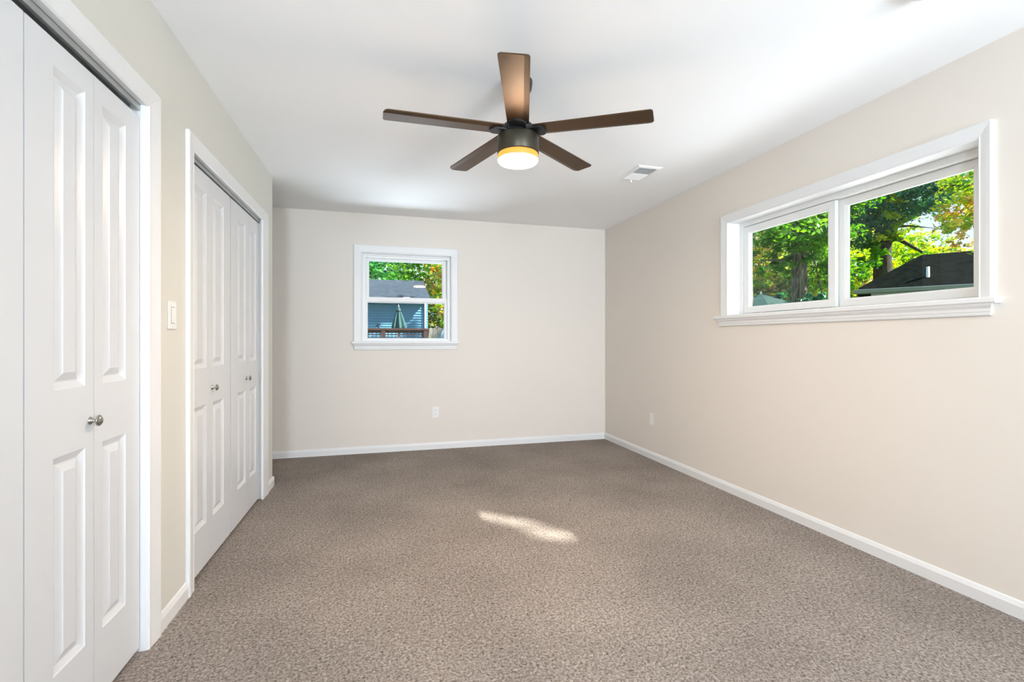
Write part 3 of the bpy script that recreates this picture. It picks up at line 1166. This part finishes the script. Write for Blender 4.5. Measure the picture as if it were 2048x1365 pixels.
mb.build('gutter', M['gutter'], h2)
vp = h2p(1.62, 0.42, ez + 0.22)
mb = MB()
mb.lathe([(0.075, -0.06), (0.05, 0.02), (0.042, 0.03), (0.040, 0.34), (0.034, 0.34), (0.0, 0.33)], 14, vp[:])
mb.build('vent_pipe', M['white_paint'], h2)

# ---- dark green umbrella low in the left pane
ub = at(1522, 588, 11.3)
um = empty('market_umbrella', (ub.x, ub.y, -0.30), 'dark green open umbrella top low in the left pane', 'umbrella')
zt_ = ub.z + 0.30
mb = MB()
ns = 8
vs = [(0, 0, zt_)]
for ringk, (rr, dz) in enumerate(((0.5, 0.17), (0.98, 0.40))):
    for k in range(ns):
        a = 2 * PI * k / ns + 0.2
        vs.append((rr * math.cos(a), rr * math.sin(a), zt_ - dz))
vs += [(x, y, z - 0.012) for x, y, z in vs]
m_ = 2 * ns + 1
fs = []
for off in (0, m_):
    for k in range(ns):
        k2 = (k + 1) % ns
        fs.append((off, off + 1 + k, off + 1 + k2))
        fs.append((off + 1 + k, off + 1 + k2, off + 1 + ns + k2, off + 1 + ns + k))
for k in range(ns):
    k2 = (k + 1) % ns
    fs.append((1 + ns + k, 1 + ns + k2, m_ + 1 + ns + k2, m_ + 1 + ns + k))
mb.add(vs, fs)
mb.build('canopy', M['green_canvas'], um)
mb = MB()
mb.lathe([(0.02, 0.0), (0.02, zt_ + 0.03), (0.012, zt_ + 0.06), (0, zt_ + 0.065)], 12)
mb.build('pole', M['white_paint'], um)
mb = MB()
mb.lathe([(0.24, 0.0), (0.24, 0.05), (0.05, 0.09), (0.03, 0.25), (0.03, 0.3)], 20)
mb.build('base', M['black'], um)

# ---- blue house beyond the end-wall window
HY = 15.0
h1 = empty('neighbor_house', (-2.2, HY, -0.30), 'blue-sided house with a grey gable roof outside the end-wall window', 'house')
o1 = Vector((-2.2, HY, -0.30))
hx0_, hx1_ = -6.0, 1.50
he = 2.40
mb = MB()
z = -0.30
prof = []
lap = 0.078
while z < he - 0.01:
    prof += [(HY - 0.026, z), (HY - 0.002, z + lap)]
    z += lap
prof += [(HY + 0.1, z), (HY + 0.1, -0.30)]
mb.extrude([(y - o1.y, zz - o1.z) for y, zz in prof], hx0_ - o1.x, hx1_ - o1.x, 'x')
mb.build('siding_wall', M['siding'], h1)
mb = MB()
rid = HY + 2.0
rz_ = 3.225
gv = [(HY + 0.05, -0.30), (HY + 3.95, -0.30), (HY + 3.95, he), (rid, rz_ - 0.08), (HY + 0.05, he)]
mb.extrude([(y - o1.y, zz - o1.z) for y, zz in gv], hx1_ - 0.10 - o1.x, hx1_ - o1.x, 'x')
mb.build('gable_wall', M['siding'], h1)
mb = MB()
ey = HY - 0.28
es = he + 0.02
slope = (rz_ - es) / (rid - ey)
rp = [(ey, es), (rid, rz_), (2 * rid - ey, es), (2 * rid - ey, es - 0.05), (rid, rz_ - 0.05), (ey, es - 0.05)]
mb.extrude([(y - o1.y, zz - o1.z) for y, zz in rp], hx0_ - 0.2 - o1.x, hx1_ + 0.05 - o1.x, 'x')
mb.build('roof', M['shingle'], h1)
mb = MB()
mb.box(1.395 - o1.x, 1.445 - o1.x, -0.07, -0.018, 0.0, he + 0.28)
mb.build('downspout', M['white_paint'], h1)
mb = MB()
mb.box(hx0_ - 0.2 - o1.x, hx1_ + 0.05 - o1.x, -0.36, -0.27, es - o1.z - 0.12, es - o1.z - 0.01)
mb.build('gutter', M['gutter'], h1)

# ---- deck with railing
DZ = 0.40
mb = MB()
mb.box(-4.0, 2.6, 11.4, HY - 0.05, -0.30, DZ)
tag(mb.build('wooden_deck', M['deck_floor']), 'brown wooden deck in front of the blue house', 'deck')
RY = 11.5
rail = empty('deck_railing', (-1.4, RY, DZ), 'red-brown lattice deck railing in front of the blue house', 'railing')
ro = Vector((-1.4, RY, DZ))
rt = 1.43
mb = MB()
mb.box(-4.0 - ro.x, 1.18 - ro.x, -0.06, 0.06, rt - ro.z - 0.045, rt - ro.z)
mb.build('top_rail', M['deck_wood'], rail)
mb = MB()
mb.box(-4.0 - ro.x, 1.18 - ro.x, -0.025, 0.025, rt - ro.z - 0.11, rt - ro.z - 0.045)
mb.build('upper_rail', M['deck_wood'], rail)
mb = MB()
mb.box(-4.0 - ro.x, 1.18 - ro.x, -0.025, 0.025, 0.06, 0.13)
mb.build('lower_rail', M['deck_wood'], rail)
for px in (-3.95, -2.75, -1.3, 0.13, 1.10):
    mb = MB()
    mb.box(px - ro.x - 0.05, px - ro.x + 0.05, -0.05, 0.05, 0, rt - ro.z - 0.045)
    mb.build('post', M['deck_wood'], rail)
mb = MB()
x = -3.9
while x < 1.1:
    mb.box(x - ro.x - 0.008, x - ro.x + 0.008, -0.008, 0.008, 0.12, rt - ro.z - 0.10)
    x += 0.088
zz = 0.20
while zz < rt - ro.z - 0.11:
    mb.box(-3.95 - ro.x, 1.1 - ro.x, -0.009, 0.007, zz - 0.007, zz + 0.007)
    zz += 0.075
mb.build('lattice', M['deck_wood'], rail)

# ---- closed teal umbrella on the deck
tu = on_y(797, 640, 12.5)
pu = empty('patio_umbrella', (tu.x, 12.5, DZ), 'closed teal patio umbrella standing on the deck', 'umbrella')
mb = MB()
top = 2.02 - DZ
mb.lathe([(0.004, top), (0.03, top - 0.03), (0.055, top - 0.10), (0.062, top - 0.125), (0.058, top - 0.14), (0.10, top - 0.30), (0.15, top - 0.50), (0.165, top - 0.62), (0.10, top - 0.66)], 48,
         (0, 0, 0), 'z', True, lambda t, h: 1 + 0.28 * math.sin(7 * t) * min(1, (top - h) / 0.3))
for i, (x_, y_, z_) in enumerate(mb.v):
    mb.v[i] = (x_ + 0.05 * max(0, (top - z_)) ** 1.5, y_, z_)
mb.build('canopy', M['teal'], pu)
mb = MB()
mb.lathe([(0.066, top - 0.115), (0.069, top - 0.118), (0.069, top - 0.138), (0.066, top - 0.141)], 32)
mb.build('tie_strap', M['black'], pu)
mb = MB()
mb.lathe([(0.02, 0.0), (0.02, top), (0.012, top + 0.03), (0, top + 0.04)], 12)
mb.build('pole', M['fence_wood'], pu)
mb = MB()
mb.lathe([(0.22, 0.0), (0.22, 0.05), (0.05, 0.09), (0.035, 0.25), (0.03, 0.3)], 20)
mb.build('base', M['black'], pu)

# ---- small dark ornament above the railing
orn = on_y(757, 656, RY)
oe = empty('rail_ornament', (orn.x, RY, rt), 'small dark ornament on the railing left of the closed umbrella', 'ornament')
mb = MB()
mb.tube([(Vector((0, 0, 0)), .012), (Vector((0, 0, 0.07)), .010)], 8)
mb.build('stem', M['black'], oe)
mb = MB()
mb.tube([(Vector((-0.06, 0, 0.05)), .004), (Vector((-0.02, 0, 0.062)), .016), (Vector((0.02, 0, 0.075)), .014), (Vector((0.085, 0, 0.105)), .004)], 8)
mb.build('figure', M['black'], oe)

# ---- cedar fence right of the blue house
fe = empty('wooden_fence', (3.4, 16.2, -0.30), 'weathered wooden board fence right of the blue house', 'fence')
rnd = random.Random(5)
for k in range(24):
    mb = MB()
    x0 = -1.75 + k * 0.146
    t_ = 1.86 + rnd.uniform(-.02, .02)
    mb.add([(x0, -0.01, 0), (x0 + .136, -0.01, 0), (x0 + .136, -0.01, t_ - .03), (x0 + .11, -0.01, t_), (x0 + .026, -0.01, t_), (x0, -0.01, t_ - .03)] +
           [(x0, 0.012, 0), (x0 + .136, 0.012, 0), (x0 + .136, 0.012, t_ - .03), (x0 + .11, 0.012, t_), (x0 + .026, 0.012, t_), (x0, 0.012, t_ - .03)],
           [(0, 1, 2, 3, 4, 5), (6, 7, 8, 9, 10, 11)] + [(i, (i + 1) % 6, 6 + (i + 1) % 6, 6 + i) for i in range(6)])
    mb.build('board', M['fence_wood'], fe)
for z_ in (0.35, 1.45):
    mb = MB()
    mb.box(-1.75, 1.75, 0.012, 0.05, z_, z_ + 0.09)
    mb.build('rail', M['fence_wood'], fe)

# ---- pale blue chair beside the railing
cp = on_y(903, 660, 12.2)
ch = empty('patio_chair', (cp.x, 12.2, DZ), 'pale blue high-backed patio chair at the lower right of the end-wall window', 'chair')
mb = MB()
nn_ = 12
vs, fs = [], []
for i in range(nn_ + 1):
    f = i / nn_
    zz = 0.40 + 0.72 * f
    w_ = 0.24 * math.sqrt(max(0.02, 1 - max(0, (f - 0.55) / 0.45) ** 2))
    y_ = 0.20 + 0.16 * f
    vs += [(-w_, y_, zz), (w_, y_, zz), (w_, y_ + .02, zz), (-w_, y_ + .02, zz)]
for i in range(nn_):
    for k in range(4):
        fs.append((i * 4 + k, i * 4 + (k + 1) % 4, i * 4 + 4 + (k + 1) % 4, i * 4 + 4 + k))
fs += [(0, 1, 2, 3), tuple(range(nn_ * 4, nn_ * 4 + 4))]
mb.add(vs, fs)
mb.build('backrest', M['chair_blue'], ch)
mb = MB()
mb.bevel_box(-0.25, 0.25, -0.27, 0.24, 0.37, 0.405, 0.01)
mb.build('seat', M['chair_blue'], ch)
for sx in (-1, 1):
    mb = MB()
    mb.bevel_box(sx * 0.29 - 0.05, sx * 0.29 + 0.05, -0.32, 0.26, 0.60, 0.625, 0.008)
    mb.build('armrest', M['chair_blue'], ch)
    for sy in (-0.26, 0.22):
        mb = MB()
        mb.bevel_box(sx * 0.27 - 0.025, sx * 0.27 + 0.025, sy - 0.03, sy + 0.03, 0.0, 0.605, 0.006)
        mb.build('leg', M['chair_blue'], ch)

# ---- trees behind the blue house
back_trees = [
    (-3.0, 20.5, 'emerald', 3.0, 6.5, 'emerald green tree at the left behind the blue house'),
    (-0.6, 20.0, 'emerald', 2.4, 5.6, 'emerald green tree behind the left of the grey roof'),
    (1.2, 21.5, 'green', 2.6, 6.5, 'deep green tree behind the right end of the grey roof'),
    (3.4, 20.0, 'mixed', 2.1, 5.6, 'loose yellow-green tree beyond the gable end'),
    (5.8, 22.5, 'lime', 2.8, 6.2, 'lime green tree beyond the wooden fence'),
    (8.4, 20.5, 'green', 2.8, 6.6, 'deep green tree far right beyond the fence')]
for i, (x, y, pal, rr, hz, lab) in enumerate(back_trees):
    c = Vector((x, y, hz * 0.55))
    bl = [(c, (rr, rr, hz * 0.48), 7500, 0.20, pal), (Vector((x, y - rr * 0.5, hz * 0.30)), (rr * 0.8, rr * 0.5, hz * 0.28), 1200, 0.18, 'lime' if i > 2 else pal)]
    if i == 2:
        bl.append((on_y(868, 534, 19.0), (0.40, 0.40, 0.28), 260, 0.17, 'orange'))
    tree('leafy_tree', (x, y, -0.30), 0.17, hz * 0.8, bl, [], M['bark_dark'], lab, 70 + i)

# ---- unseen tree added to block the sun; crown gaps cut along its rays
spots = [(0.640, 3.085, 0.12), (0.68, 3.03, 0.05), (0.845, 2.895, 0.125), (0.885, 2.850, 0.065), (0.880, 2.80, 0.04), (0.995, 2.665, 0.13), (1.005, 2.60, 0.05)]
SUN_GAPS[:] = [((x, y, 0.0), r_) for x, y, r_ in spots]
sc_ = Vector((XR, 2.25, 1.68)) + SUN_DIR * 9.0
tree('added_shade_tree', (sc_.x + 0.6, sc_.y - 0.4, -0.30), 0.26, sc_.z, [(sc_, (1.0, 1.35, 0.85), 9000, 0.17, 'green'), (sc_ + SUN_DIR * 1.4, (1.0, 1.4, 0.8), 6000, 0.18, 'green')],
     [], M['bark'], 'unseen leafy tree added to shade the right-wall window', 90)
SUN_GAPS.clear()
